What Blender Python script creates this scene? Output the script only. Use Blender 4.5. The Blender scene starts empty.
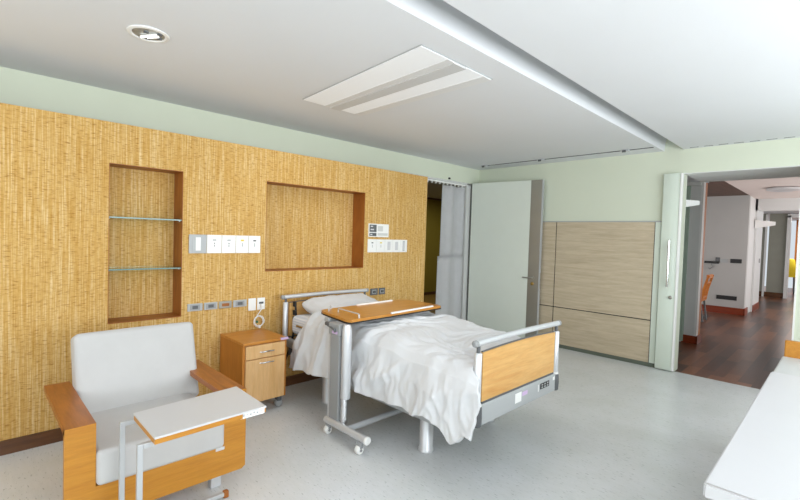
import bpy, bmesh, math, random
from math import sin, cos, pi, radians
from mathutils import Vector, Matrix, noise
random.seed(7)
S = bpy.context.scene
COL = S.collection

# ------------------------------------------------------------ colours / materials
def lin(c):
    return tuple(((v/255)/12.92 if v/255 <= .04045 else ((v/255+.055)/1.055)**2.4) for v in c)
def newmat(name):
    m = bpy.data.materials.new(name); m.use_nodes = True
    nt = m.node_tree; b = nt.nodes['Principled BSDF']
    return m, nt, b
def N(nt, t, **kw):
    n = nt.nodes.new(t)
    for k, v in kw.items():
        setattr(n, k, v)
    return n
def coords(nt, scale, rot=(0,0,0), src='Object'):
    tc = N(nt, 'ShaderNodeTexCoord'); mp = N(nt, 'ShaderNodeMapping')
    mp.inputs['Scale'].default_value = scale; mp.inputs['Rotation'].default_value = rot
    nt.links.new(tc.outputs[src], mp.inputs['Vector']); return mp.outputs['Vector']
def nz(nt, vec, scale, detail=3, rough=.55, dist=0):
    n = N(nt, 'ShaderNodeTexNoise'); n.inputs['Scale'].default_value = scale
    n.inputs['Detail'].default_value = detail; n.inputs['Roughness'].default_value = rough
    n.inputs['Distortion'].default_value = dist
    nt.links.new(vec, n.inputs['Vector']); return n.outputs['Fac']
def ramp(nt, fac, stops):
    r = N(nt, 'ShaderNodeValToRGB'); e = r.color_ramp.elements
    while len(e) < len(stops): e.new(.5)
    for i, (p, c) in enumerate(stops):
        e[i].position = p; e[i].color = (*c, 1) if len(c) == 3 else c
    nt.links.new(fac, r.inputs['Fac']); return r.outputs['Color']
def mix(nt, fac, a, b, mode='MIX'):
    m = N(nt, 'ShaderNodeMix', data_type='RGBA', blend_type=mode)
    if isinstance(fac, (int, float)): m.inputs[0].default_value = fac
    else: nt.links.new(fac, m.inputs[0])
    for i, s in ((6, a), (7, b)):
        if isinstance(s, tuple): m.inputs[i].default_value = (*s[:3], 1)
        else: nt.links.new(s, m.inputs[i])
    return m.outputs[2]
def bump(nt, b, h, strength, dist=.005):
    n = N(nt, 'ShaderNodeBump'); n.inputs['Strength'].default_value = strength
    n.inputs['Distance'].default_value = dist
    nt.links.new(h, n.inputs['Height']); nt.links.new(n.outputs['Normal'], b.inputs['Normal'])
def plain(name, rgb, rough=.6, metal=0, var=.04, scale=6, spec=.5, bmp=0, bscale=60):
    m, nt, b = newmat(name); c = lin(rgb)
    v = coords(nt, (1, 1, 1)); f = nz(nt, v, scale, 4)
    lo = tuple(x*(1-var) for x in c); hi = tuple(min(1, x*(1+var)) for x in c)
    nt.links.new(ramp(nt, f, [(.3, lo), (.7, hi)]), b.inputs['Base Color'])
    b.inputs['Roughness'].default_value = rough; b.inputs['Metallic'].default_value = metal
    b.inputs['Specular IOR Level'].default_value = spec
    if bmp: bump(nt, b, nz(nt, v, bscale, 3), bmp)
    return m
def wood(name, rgb, dark, rough=.35, scale=(1, 1, 1), amt=1, src='Object'):
    # grain runs along the axis whose scale is small
    m, nt, b = newmat(name)
    v = coords(nt, scale, src=src); f1 = nz(nt, v, 3, 5, .6, .6); f2 = nz(nt, v, 14, 4, .6, .2)
    c = ramp(nt, f1, [(.28, lin(dark)), (.62, lin(rgb))])
    g = ramp(nt, f2, [(.3, tuple(.82 for _ in range(3))), (.7, (1, 1, 1))])
    nt.links.new(mix(nt, .7*amt, c, g, 'MULTIPLY'), b.inputs['Base Color'])
    b.inputs['Roughness'].default_value = rough
    return m
def emit(name, rgb, strength):
    m, nt, b = newmat(name); c = lin(rgb)
    b.inputs['Base Color'].default_value = (*c, 1)
    b.inputs['Emission Color'].default_value = (*c, 1); b.inputs['Emission Strength'].default_value = strength
    return m

M = {}
M['wall'] = plain('mint_paint', (212, 218, 200), .85, var=.015, scale=2)
M['wall_grey'] = plain('grey_paint', (190, 190, 188), .8, var=.02, scale=2)
M['wall_white'] = plain('white_paint', (222, 223, 222), .7, var=.01)
M['ceil'] = plain('ceiling_paint', (221, 223, 226), .9, var=.008, scale=1.5)
M['ceil_warm'] = plain('ceiling_paint_warm', (228, 216, 210), .9, var=.01)
M['white'] = plain('white_laminate', (204, 204, 206), .35, var=.008)
M['white_matte'] = plain('white_plastic', (236, 236, 234), .45, var=.005)
M['offwhite'] = plain('off_white_paint', (205, 206, 204), .55, var=.01)
M['grey_pl'] = plain('grey_plastic', (150, 152, 153), .5, var=.02)
M['grey_md'] = plain('grey_enamel', (172, 175, 176), .4, var=.015)
M['grey_dk'] = plain('dark_grey_plastic', (92, 94, 96), .5, var=.03)
M['black'] = plain('black_plastic', (22, 22, 23), .5, var=.05)
M['steel'] = plain('silver_lacquered_tube', (206, 208, 211), .3, .35, var=.01)
M['alu'] = plain('satin_silver_frame', (184, 186, 188), .4, .2, var=.01)
M['satin'] = plain('satin_reflector', (170, 172, 172), .45, .6, var=.25, scale=30)
M['chrome'] = plain('polished_chrome', (225, 226, 228), .12, 1, var=.01)
M['brushed'] = plain('brushed_steel', (160, 158, 150), .38, .7, var=.05, scale=3)
M['sage'] = plain('grey_green_laminate', (218, 224, 214), .4, var=.01)
M['frost'] = plain('pale_mint_laminate', (214, 224, 212), .3, var=.01)
M['base_green'] = plain('grey_green_skirting', (96, 104, 92), .5, var=.05)
M['lilac'] = plain('lilac_label', (205, 180, 215), .5)
M['yellow'] = plain('yellow_mark', (225, 205, 60), .5)
M['yellow_cloth'] = plain('yellow_cloth', (245, 215, 40), .7)
M['olive'] = plain('olive_wall', (150, 132, 40), .6, var=.06, scale=1.5)
M['olive_floor'] = plain('ochre_floor', (160, 125, 60), .35, var=.06)
M['leaf'] = plain('green_mark', (60, 110, 80), .5)
M['brass'] = plain('brass', (170, 140, 80), .35, .8)

M['o_wood'] = wood('honey_wood_grain', (198, 136, 44), (182, 118, 32), .38, (1.2, 1.2, 7))
M['o_wood_y'] = wood('honey_wood_grain_y', (198, 136, 44), (184, 120, 34), .38, (12, 1.0, 12))
M['arm_wood'] = wood('brown_wood_grain', (172, 102, 34), (140, 76, 20), .35, (1.2, 9, 7))
M['ns_front'] = wood('light_beech_v', (228, 186, 132), (216, 168, 108), .38, (7, 7, .8))
M['ns_top'] = wood('amber_beech', (206, 140, 62), (188, 120, 44), .3, (7, .9, 7))
M['ns_side'] = wood('amber_beech_v', (196, 128, 50), (178, 110, 38), .4, (7, 7, .8))
M['bed_wood'] = wood('light_beech_h', (216, 172, 108), (202, 148, 82), .35, (7, .8, 7))
M['tt_wood'] = wood('overbed_beech', (205, 143, 62), (186, 120, 44), .3, (9, .9, 7))
M['niche'] = wood('niche_lining_wood', (165, 100, 38), (140, 78, 26), .45, (4, 4, 1))
M['post_wood'] = wood('door_frame_wood', (200, 120, 40), (170, 92, 24), .4, (7, 7, .8))
M['oak'] = wood('bleached_oak', (205, 190, 164), (184, 168, 142), .5, (.7, .7, 9))
M['red_skirt'] = wood('merbau_skirting', (150, 62, 28), (120, 44, 18), .3, (.8, .8, 8))
M['dk_skirt'] = wood('dark_skirting', (104, 66, 36), (80, 46, 22), .35, (3, .8, 8))
M['dk_ceil'] = wood('dark_wood_ceiling', (96, 62, 44), (70, 42, 28), .5, (6, .8, 6))

# woven grasscloth
m, nt, b = newmat('woven_grasscloth'); M['grass'] = m
v1 = coords(nt, (40, 95, 2.2)); f1 = nz(nt, v1, 1, 3, .75)
v2 = coords(nt, (10, 26, 150)); f2 = nz(nt, v2, 1, 2, .6)
v3 = coords(nt, (20, 45, 60)); f3 = nz(nt, v3, 1, 3, .7)
v4 = coords(nt, (1, 1, 1)); f4 = nz(nt, v4, 1.3, 2)
c = ramp(nt, f1, [(.30, lin((194, 150, 76))), (.50, lin((208, 170, 104))), (.68, lin((226, 200, 152)))])
d = ramp(nt, f2, [(.30, (.55, .42, .26)), (.42, (.92, .88, .80)), (.55, (1, 1, 1))])
c = mix(nt, .85, c, d, 'MULTIPLY')
g = ramp(nt, f3, [(.3, (.86, .80, .68)), (.6, (1, 1, 1))])
c = mix(nt, .8, c, g, 'MULTIPLY')
h = ramp(nt, f4, [(.3, (.95, .94, .92)), (.7, (1, 1, 1))])
c = mix(nt, 1, c, h, 'MULTIPLY')
nt.links.new(c, b.inputs['Base Color']); b.inputs['Roughness'].default_value = .8
b.inputs['Specular IOR Level'].default_value = .2
bump(nt, b, f1, .35, .004)

# speckled vinyl floor
m, nt, b = newmat('speckled_vinyl'); M['vinyl'] = m
v = coords(nt, (1, 1, 1)); f = nz(nt, v, 2.2, 4)
v2 = coords(nt, (26, 110, 1), (0, 0, radians(12))); f2 = nz(nt, v2, 1, 2, .5)
v3 = coords(nt, (10, 45, 1), (0, 0, radians(12))); f3 = nz(nt, v3, 1, 4, .6)
c = ramp(nt, f, [(.3, lin((210, 213, 213))), (.7, lin((221, 223, 226)))])
c = mix(nt, .8, c, ramp(nt, f2, [(.28, (.50, .53, .51)), (.37, (1, 1, 1))]), 'MULTIPLY')
c = mix(nt, .8, c, ramp(nt, f3, [(.3, (.93, .94, .93)), (.65, (1.0, 1.0, 1.0))]), 'MULTIPLY')
nt.links.new(c, b.inputs['Base Color']); b.inputs['Roughness'].default_value = .24
b.inputs['Specular IOR Level'].default_value = .5

# merbau planks, boards along Y
m, nt, b = newmat('merbau_planks'); M['planks'] = m
tc = N(nt, 'ShaderNodeTexCoord'); sp = N(nt, 'ShaderNodeSeparateXYZ'); nt.links.new(tc.outputs['Object'], sp.inputs[0])
def ma(op, a, bb=None):
    n = N(nt, 'ShaderNodeMath', operation=op)
    for i, s in enumerate((a, bb)):
        if s is None: continue
        if isinstance(s, (int, float)): n.inputs[i].default_value = s
        else: nt.links.new(s, n.inputs[i])
    return n.outputs[0]
ix = ma('FLOOR', ma('DIVIDE', sp.outputs[0], .13))
wn0 = N(nt, 'ShaderNodeTexWhiteNoise', noise_dimensions='1D'); nt.links.new(ix, wn0.inputs['W'])
iy = ma('FLOOR', ma('ADD', ma('DIVIDE', sp.outputs[1], .95), ma('MULTIPLY', wn0.outputs['Value'], 5)))
cb = N(nt, 'ShaderNodeCombineXYZ'); nt.links.new(ix, cb.inputs[0]); nt.links.new(iy, cb.inputs[1])
wn = N(nt, 'ShaderNodeTexWhiteNoise', noise_dimensions='2D'); nt.links.new(cb.outputs[0], wn.inputs['Vector'])
c = ramp(nt, wn.outputs['Value'], [(0, lin((62, 42, 38))), (.3, lin((98, 60, 46))), (.65, lin((122, 76, 54))), (1, lin((146, 94, 64)))])
vg = coords(nt, (40, 2.5, 1)); fg = nz(nt, vg, 1, 4, .65)
c = mix(nt, .8, c, ramp(nt, fg, [(.3, (.72, .7, .7)), (.7, (1, 1, 1))]), 'MULTIPLY')
nt.links.new(c, b.inputs['Base Color']); b.inputs['Roughness'].default_value = .28; b.inputs['Specular IOR Level'].default_value = .3

# fabrics
def fabric(name, rgb, weave=500, st=.25, rough=.9):
    m, nt, b = newmat(name); v = coords(nt, (1, 1, 1)); f = nz(nt, v, weave, 2); g = nz(nt, v, 9, 3)
    c = lin(rgb); nt.links.new(ramp(nt, g, [(.3, tuple(x*.96 for x in c)), (.7, c)]), b.inputs['Base Color'])
    b.inputs['Roughness'].default_value = rough; b.inputs['Specular IOR Level'].default_value = .2
    b.inputs['Sheen Weight'].default_value = .15
    bump(nt, b, f, st, .002); return m
M['chair_fab'] = fabric('pale_grey_upholstery', (194, 193, 192), 420, .35)
M['linen'] = fabric('white_bed_linen', (214, 215, 217), 700, .1)
M['pillowcase'] = fabric('white_pillowcase', (214, 216, 219), 700, .1)
M['curtain'] = fabric('white_curtain_cloth', (242, 243, 246), 300, .2)
m, nt, b = newmat('striped_mattress_ticking'); M['mattress'] = m
w = N(nt, 'ShaderNodeTexWave'); w.inputs['Scale'].default_value = 14; w.bands_direction = 'Z'
nt.links.new(coords(nt, (1, 1, 1)), w.inputs['Vector'])
nt.links.new(ramp(nt, w.outputs['Fac'], [(.3, lin((205, 210, 220))), (.7, lin((228, 230, 234)))]), b.inputs['Base Color'])
b.inputs['Roughness'].default_value = .8
# glass
m, nt, b = newmat('clear_glass'); M['glass'] = m
b.inputs['Base Color'].default_value = (*lin((190, 225, 215)), 1); b.inputs['Roughness'].default_value = .03
b.inputs['Transmission Weight'].default_value = 1; b.inputs['IOR'].default_value = 1.45
M['glass_edge'] = plain('green_glass_edge', (104, 138, 132), .15, var=.05)
M['green_pane'] = plain('frosted_green_glass', (176, 196, 180), .2, var=.05)
M['lens'] = emit('troffer_lens', (228, 230, 232), .20)
M['lamp_glow'] = emit('lamp_glow', (255, 255, 250), .8)

# ------------------------------------------------------------ mesh helpers
def box(bm, x0, x1, y0, y1, z0, z1, bev=0, seg=2, rot=None, piv=None):
    r = bmesh.ops.create_cube(bm, size=1); vs = r['verts']
    for v in vs:
        v.co = Vector(((x0+x1)/2+v.co.x*(x1-x0), (y0+y1)/2+v.co.y*(y1-y0), (z0+z1)/2+v.co.z*(z1-z0)))
    if bev:
        es = list({e for v in vs for e in v.link_edges})
        r = bmesh.ops.bevel(bm, geom=es, offset=bev, segments=seg, affect='EDGES', profile=.5)
        vs = list({v for f in r['faces'] for v in f.verts} | {v for v in vs if v.is_valid})
    if rot is not None:
        p = Vector(piv) if piv else Vector(((x0+x1)/2, (y0+y1)/2, (z0+z1)/2))
        for v in vs: v.co = rot @ (v.co-p)+p
    return vs
def tube(bm, pts, r, seg=12, closed=False):
    pts = [Vector(p) for p in pts]; n = len(pts); rings = []
    rs = r if isinstance(r, (list, tuple)) else [r]*n
    t0 = (pts[1]-pts[0]).normalized()
    up = Vector((0, 0, 1)) if abs(t0.z) < .9 else Vector((1, 0, 0))
    a = t0.cross(up).normalized()
    for i in range(n):
        if i == 0: t = t0
        elif i == n-1: t = (pts[-1]-pts[-2]).normalized()
        else: t = ((pts[i+1]-pts[i]).normalized()+(pts[i]-pts[i-1]).normalized()).normalized()
        a = (a-t*a.dot(t)).normalized(); c = t.cross(a)
        k = 1
        if 0 < i < n-1:
            k = 1/max(.5, t.dot((pts[i+1]-pts[i]).normalized()))
        rings.append([bm.verts.new(pts[i]+(a*cos(2*pi*j/seg)+c*sin(2*pi*j/seg))*rs[i]*(k if k < 1.3 else 1.3)) for j in range(seg)])
    for i in range(n-1):
        for j in range(seg):
            bm.faces.new((rings[i][j], rings[i][(j+1) % seg], rings[i+1][(j+1) % seg], rings[i+1][j]))
    bm.faces.new(rings[0][::-1]); bm.faces.new(rings[-1])
def arc_path(pts, rad, n=6):
    """polyline with rounded corners"""
    pts = [Vector(p) for p in pts]; out = [pts[0]]
    for i in range(1, len(pts)-1):
        a = (pts[i-1]-pts[i]); c = (pts[i+1]-pts[i]); r = min(rad, a.length*.48, c.length*.48)
        p0 = pts[i]+a.normalized()*r; p2 = pts[i]+c.normalized()*r
        for k in range(n+1):
            t = k/n; out.append(p0*(1-t)**2+pts[i]*2*t*(1-t)+p2*t*t)
    out.append(pts[-1]); return out
def lathe(bm, prof, c, seg=32, axis='Z'):
    c = Vector(c); rings = []
    for r, h in prof:
        ring = []
        for j in range(seg):
            a = 2*pi*j/seg; p = Vector((r*cos(a), r*sin(a), h))
            if axis == 'X': p = Vector((h, r*cos(a), r*sin(a)))
            if axis == 'Y': p = Vector((r*cos(a), h, r*sin(a)))
            ring.append(bm.verts.new(c+p))
        rings.append(ring)
    for i in range(len(rings)-1):
        for j in range(seg):
            bm.faces.new((rings[i][j], rings[i][(j+1) % seg], rings[i+1][(j+1) % seg], rings[i+1][j]))
    if prof[0][0] > 1e-5: bm.faces.new(rings[0][::-1])
    if prof[-1][0] > 1e-5: bm.faces.new(rings[-1])
def cushion(bm, c, size, r, crown=(0, 0, 0), rot=None, wr=0, n=14, corner=0):
    """rounded, slightly stuffed block; crown = outward bulge per axis"""
    h = [s/2 for s in size]; c = Vector(c)
    def axis(hh):
        rr = min(r, hh*.98); L = [-hh+rr*k/4 for k in range(4)]
        L += [-(hh-rr)+2*(hh-rr)*k/n for k in range(n+1)]
        return L+[-x for x in L[3::-1]]
    ax = [axis(x) for x in h]; cache = {}
    def vert(p):
        key = tuple(round(x, 6) for x in p)
        if key in cache: return cache[key]
        q = [max(-(h[i]-min(r, h[i]*.98)), min(h[i]-min(r, h[i]*.98), p[i])) for i in range(3)]
        d = Vector([p[i]-q[i] for i in range(3)])
        o = Vector(q)+(d.normalized()*min(r, min(h)*.98) if d.length > 1e-9 else d)
        t = [p[i]/h[i] for i in range(3)]
        for i in range(3):
            j, k = (i+1) % 3, (i+2) % 3
            s = o[i]/h[i]
            o[i] += crown[i]*s*(1-t[j]**2)*(1-t[k]**2)
        if corner:
            e = (abs(t[0])*abs(t[1]))**3
            o[2] *= 1-corner*max(abs(t[0]), abs(t[1]))**4
            o[0] *= 1-.05*(1-abs(t[1])**2)*abs(t[0]); o[1] *= 1-.04*(1-abs(t[0])**2)*abs(t[1])
        if wr:
            o += o.normalized()*wr*noise.noise(o*7+c)+Vector((0, 0, wr*.6*noise.noise(o*18+c)))
        if rot: o = rot @ o
        cache[key] = bm.verts.new(c+o); return cache[key]
    for i in range(3):
        j, k = (i+1) % 3, (i+2) % 3
        for sgn in (-1, 1):
            for a in range(len(ax[j])-1):
                for b_ in range(len(ax[k])-1):
                    f = []
                    for (u, w_) in ((a, b_), (a+1, b_), (a+1, b_+1), (a, b_+1)):
                        p = [0, 0, 0]; p[i] = sgn*h[i]; p[j] = ax[j][u]; p[k] = ax[k][w_]; f.append(vert(p))
                    if sgn < 0: f = f[::-1]
                    if len(set(f)) == 4:
                        try: bm.faces.new(f)
                        except ValueError: pass
def BM(): return bmesh.new()
def root_loc(o):
    p = Vector((0, 0, 0))
    while o: p += o.location; o = o.parent
    return p
def obj(name, bm, mat, parent=None, smooth=False, label=None, kind=None, angle=35):
    bmesh.ops.recalc_face_normals(bm, faces=bm.faces[:]) if bm.faces else None
    me = bpy.data.meshes.new(name)
    off = root_loc(parent) if parent else Vector((0, 0, 0))
    o = bpy.data.objects.new(name, me); COL.objects.link(o)
    if parent: o.parent = parent
    for v in bm.verts: v.co -= off
    if smooth is not False:
        for f in bm.faces: f.smooth = True
        for e in bm.edges:
            if len(e.link_faces) == 2 and e.calc_face_angle(0) > radians(angle): e.smooth = False
    bm.to_mesh(me); bm.free()
    for mm in (mat if isinstance(mat, list) else [mat]): me.materials.append(mm)
    if label: o['label'] = label
    if kind: o['kind'] = kind
    return o
def thing(name, label, cat, loc, group=None):
    o = bpy.data.objects.new(name, None); COL.objects.link(o); o.location = loc
    o.empty_display_size = .1
    o['label'] = label; o['category'] = cat
    if group: o['group'] = group
    return o
def tag(o, label, cat, group=None):
    o['label'] = label; o['category'] = cat
    if group: o['group'] = group
    return o
def recenter(o):
    """move a top-level mesh's origin to the middle of its base"""
    vs = [v.co for v in o.data.vertices]
    p = Vector(((min(v.x for v in vs)+max(v.x for v in vs))/2, (min(v.y for v in vs)+max(v.y for v in vs))/2, min(v.z for v in vs)))
    for v in o.data.vertices: v.co -= p
    o.location = p; return o
def struct(name, bm, mat, parent=None, **k): return obj(name, bm, mat, parent, kind='structure', **k)
def sbox(name, mat, *b, **k):
    bm = BM(); box(bm, *b); return struct(name, bm, mat, **k)
def pbox(name, mat, parent, *b, bev=0, seg=2, **k):
    bm = BM(); box(bm, *b, bev=bev, seg=seg); return obj(name, bm, mat, parent, **k)

# ------------------------------------------------------------ the room
XW, XU, YF, ZC = -3.78, -4.24, 5.93, 2.608
XR, YB = 1.75, -2.3
sbox('floor', M['vinyl'], XU-.15, XR+.2, YB-.2, YF+.02, -.1, 0)
sbox('floor_parquet', M['planks'], -4.5, 1.75, YF+.02, 22, -.1, -.001)
sbox('floor_bathroom', M['olive_floor'], -8.2, XU-.15, 3.0, 13, -.1, -.001)
# ceilings with the cove slot
bm = BM()
box(bm, XU-.15, -1.573, YB-.2, YF, ZC, 2.95)
struct('ceiling_left', bm, M['ceil'])
bm = BM()
box(bm, -1.375, XR+.2, YB-.2, YF, ZC, ZC+.045)
box(bm, -1.0, XR+.2, YB-.2, YF, ZC+.045, 2.95)
struct('ceiling_right', bm, M['ceil'])
sbox('ceiling_cove', M['ceil'], -1.573, -1.0, YB-.2, YF, 2.86, 2.95)
# curved cove cheek
bm = BM(); prof = []
for k in range(9):
    a = pi/2*k/8; prof.append((-1.573+.10*(1-cos(a)), ZC+.24*sin(a)))
va = [bm.verts.new((x, YB-.1, z)) for x, z in prof]; vb = [bm.verts.new((x, YF, z)) for x, z in prof]
for k in range(8): bm.faces.new((va[k], va[k+1], vb[k+1], vb[k]))
struct('trim_1', bm, M['ceil'], smooth=True, angle=80)
# left wall (upper wall behind the grasscloth bulkhead, with the doorway beyond it)
bm = BM()
box(bm, XU-.15, XU, YB-.2, 4.25, 0, ZC)
box(bm, XU-.15, XU, 4.25, 5.74, 2.345, ZC)
box(bm, XU-.15, XU, 5.74, YF+.15, 0, ZC)
struct('wall_left', bm, M['wall'])
# far wall
bm = BM()
box(bm, XU, -1.36, YF, YF+.16, 0, 2.95)
box(bm, -1.36, -.33, YF, YF+.9, 2.33, 2.95)
box(bm, -.33, XR+.2, YF, YF+.16, 0, 2.95)
struct('wall_far', bm, M['wall'])
sbox('trim_12', M['wall_white'], -1.36, -.33, YF+.004, YF+.896, 2.322, 2.331)
# right wall with window, back wall with window (daylight)
bm = BM()
for b_ in ((YB-.2, YF, 0, .75), (YB-.2, YF, 2.4, 2.95), (YB-.2, -1.6, .75, 2.4), (5.2, YF, .75, 2.4)):
    box(bm, XR, XR+.15, *b_)
struct('wall_right', bm, M['wall'])
bm = BM()
for b_ in ((XU-.15, XR+.15, 0, .6), (XU-.15, XR+.15, 2.45, 2.95), (XU-.15, -3.4, .6, 2.45), (.9, XR+.15, .6, 2.45)):
    box(bm, b_[0], b_[1], YB-.15, YB, b_[2], b_[3])
struct('wall_back', bm, M['wall'])
def window(name, horizontal, a0, a1, z0, z1, p):
    bm = BM(); t = .06
    n = 4
    def bb(u0, u1, w0, w1):
        if horizontal: box(bm, u0, u1, p-.03, p+.03, w0, w1)
        else: box(bm, p-.03, p+.03, u0, u1, w0, w1)
    bb(a0, a1, z0, z0+t); bb(a0, a1, z1-t, z1)
    for k in range(n+1):
        u = a0+(a1-a0-t)*k/n; bb(u, u+t, z0+t, z1-t)
    struct(name, bm, M['white_matte'])
window('window_1', True, -3.4, .9, .6, 2.45, YB-.08)
window('window_2', False, -1.6, 5.2, .75, 2.4, XR+.08)

# grasscloth bulkhead with its two niches
NI = [(.731, 1.234, .790, 1.962), (1.969, 3.146, 1.135, 1.964)]
PT, PE, ND = 2.262, 4.175, -3.985
bm = BM()
ys = [YB, .731, 1.234, 1.969, 3.146, PE]; zs = [0, .790, 1.135, 1.962, 1.964, PT]
for i in range(len(ys)-1):
    for j in range(len(zs)-1):
        yc, zc = (ys[i]+ys[i+1])/2, (zs[j]+zs[j+1])/2
        if any(n[0] < yc < n[1] and n[2] < zc < n[3] for n in NI): continue
        bm.faces.new([bm.verts.new(p) for p in ((XW, ys[i], zs[j]), (XW, ys[i+1], zs[j]), (XW, ys[i+1], zs[j+1]), (XW, ys[i], zs[j+1]))])
box(bm, XU, ND-.012, YB, PE, 0, PT)      # body behind the niches
box(bm, XU, XW-.001, YB, PE, PT-.01, PT); box(bm, XU, XW-.001, PE-.01, PE, 0, PT)
bmesh.ops.remove_doubles(bm, verts=bm.verts[:], dist=1e-5)
struct('wall_bedhead', bm, M['grass'])
for k, (y0, y1, z0, z1) in enumerate(NI):
    sbox('wall_niche_back', M['grass'], ND-.011, ND, y0, y1, z0, z1)
    bm = BM(); t = .014
    box(bm, ND, XW+.001, y0-.003, y0, z0-.003, z1+.003); box(bm, ND, XW+.002, y1, y1+.003, z0-.003, z1+.003)
    box(bm, ND, XW+.002, y0, y1, z0-.006, z0); box(bm, ND, XW+.002, y0, y1, z1, z1+.004)
    struct('trim_%d' % (2+k), bm, M['niche'])
# baseboards
sbox('baseboard_left', M['dk_skirt'], XW, XW+.015, YB, PE, 0, .092)
sbox('baseboard_far', M['base_green'], -3.25, -1.56, YF-.014, YF, 0, .05)
sbox('baseboard_passage', M['red_skirt'], -1.56, -1.5, 6.45, 6.73, 0, .13)
# passage and rooms seen through the right doorway
bm = BM()
box(bm, -1.62, -1.52, YF+.16, 6.7, 0, 2.45)
struct('wall_passage_stub', bm, M['wall_white'])
bm = BM()
box(bm, -2.6, -1.565, 7.86, 8.0, 0, 2.62)
struct('wall_passage_pier', bm, M['wall_white'])
bm = BM(); box(bm, -1.565, -1.535, 7.86, 7.98, 0, 2.5)
struct('trim_4', bm, M['white_matte'])
bm = BM(); box(bm, -1.80, -1.535, 7.98, 8.11, 0, 2.5)
struct('trim_5', bm, M['post_wood'])
bm = BM(); box(bm, -1.72, -1.52, 7.835, 7.86, 0, .12); box(bm, -1.535, -1.515, 7.835, 8.12, 0, .12); struct('baseboard_pier', bm, M['red_skirt'])
bm = BM(); box(bm, -4.5, -1.5, 12, 12.15, 0, 3); struct('wall_lounge', bm, M['wall_grey'])
bm = BM(); box(bm, -4.5, -1.49, 11.98, 12.0, 0, .15); box(bm, -1.5, -1.48, 11.98, 12.4, 0, .15); struct('baseboard_lounge', bm, M['red_skirt'])
bm = BM()
box(bm, -1.62, -1.5, 12.15, 12.9, 0, 2.62); box(bm, -1.62, -1.46, 12.9, 13.9, 0, 2.62)
struct('wall_corridor', bm, M['wall_white'])
bm = BM(); box(bm, -1.46, -1.445, 12.9, 13.9, 0, .15); struct('baseboard_corridor', bm, M['red_skirt'])
bm = BM(); box(bm, -4.5, -4.35, YF+.16, 12, 0, 3); struct('wall_lounge_left', bm, M['wall_grey'])
bm = BM(); box(bm, -4.35, -2.6, 7.86, 8.0, 0, 3); struct('wall_lounge_near', bm, M['wall_grey'])
sbox('ceiling_lounge', M['dk_ceil'], -4.5, -1.5, 8.0, 12, 2.61, 2.7)
sbox('ceiling_corridor', M['ceil_warm'], -1.5, 1.75, 6.83, 13.0, 2.6, 2.7)
sbox('ceiling_passage', M['ceil'], -4.5, -1.5, YF+.16, 8.0, 2.45, 2.55)
sbox('ceiling_corridor_end', M['ceil'], -2.6, 1.75, 13.0, 22, 2.52, 2.7)
bm = BM(); box(bm, -1.5, 1.7, 12.9, 13.1, 2.33, 2.6); struct('trim_6', bm, M['wall_white'])
M['taupe'] = plain('taupe_paint', (160, 160, 148), .7, var=.03)
bm = BM(); box(bm, -2.6, -1.72, 17.3, 17.45, 0, 2.6); box(bm, -1.66, -1.22, 17.3, 17.45, 0, 2.6); struct('wall_corridor_end', bm, M['taupe'])
sbox('baseboard_corridor_end', M['dk_skirt'], -2.6, -1.25, 17.28, 17.3, 0, .15)
sbox('trim_7', M['white_matte'], -1.75, -1.70, 17.25, 17.3, 0, 2.5)
bm = BM(); box(bm, -1.25, -1.17, 17.2, 17.45, 0, 2.45); box(bm, -1.25, -.8, 17.2, 17.45, 2.40, 2.5); struct('door_2', bm, M['white_matte'])
bm = BM(); box(bm, -1.3, .5, 21.3, 21.4, 0, 2.6); struct('wall_end_room', bm, M['post_wood'])
bm = BM(); box(bm, -.34, -.28, YF+.9, 8.5, 0, 2.6); box(bm, -.34, 1.7, 8.5, 8.6, 0, 2.6); struct('wall_passage_right', bm, M['wall_white'])
bm = BM(); box(bm, -.345, -.33, YF-.01, YF+.9, 0, 2.33); struct('trim_8', bm, M['white_matte'])
bm = BM(); box(bm, 1.6, 1.7, 8.6, 22, 0, 2.6); struct('wall_corridor_right', bm, M['wall_white'])
# green glazed strip beside the pier
bm = BM(); box(bm, -1.86, -1.79, 7.80, 7.86, 0, 2.4); box(bm, -1.86, -1.565, 7.80, 7.86, 2.4, 2.46); fr = struct('window_3', bm, M['white_matte'])
g = pbox('pane', M['green_pane'], fr, -1.79, -1.70, 7.83, 7.858, .02, 2.4)
# bathroom beyond the left doorway
bm = BM(); box(bm, -7.7, -7.55, 3.0, 13, 0, 2.5); struct('wall_bathroom', bm, M['olive'])
bm = BM(); box(bm, -7.55, -7.535, 3.0, 13, 0, .07); box(bm, -7.55, -7.52, 3.0, 13, 2.46, 2.5); struct('baseboard_bathroom', bm, M['dk_skirt'])
bm = BM(); box(bm, -7.7, XU-.15, 2.9, 3.0, 0, 2.6); box(bm, -7.7, XU-.15, 13, 13.1, 0, 2.6); struct('wall_bathroom_side', bm, M['olive'])
sbox('ceiling_bathroom', M['wall_grey'], -7.7, XU-.15, 3.0, 13, 2.5, 2.6)
# left doorway frame
bm = BM(); box(bm, XU-.15, XU+.012, 5.60, 5.70, 0, 2.36, .006); box(bm, XU-.15, XU+.012, 4.25, 4.31, 0, 2.36, .006)
box(bm, XU-.15, XU+.012, 4.25, 5.70, 2.335, 2.36)
struct('trim_9', bm, M['offwhite'])

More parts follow.
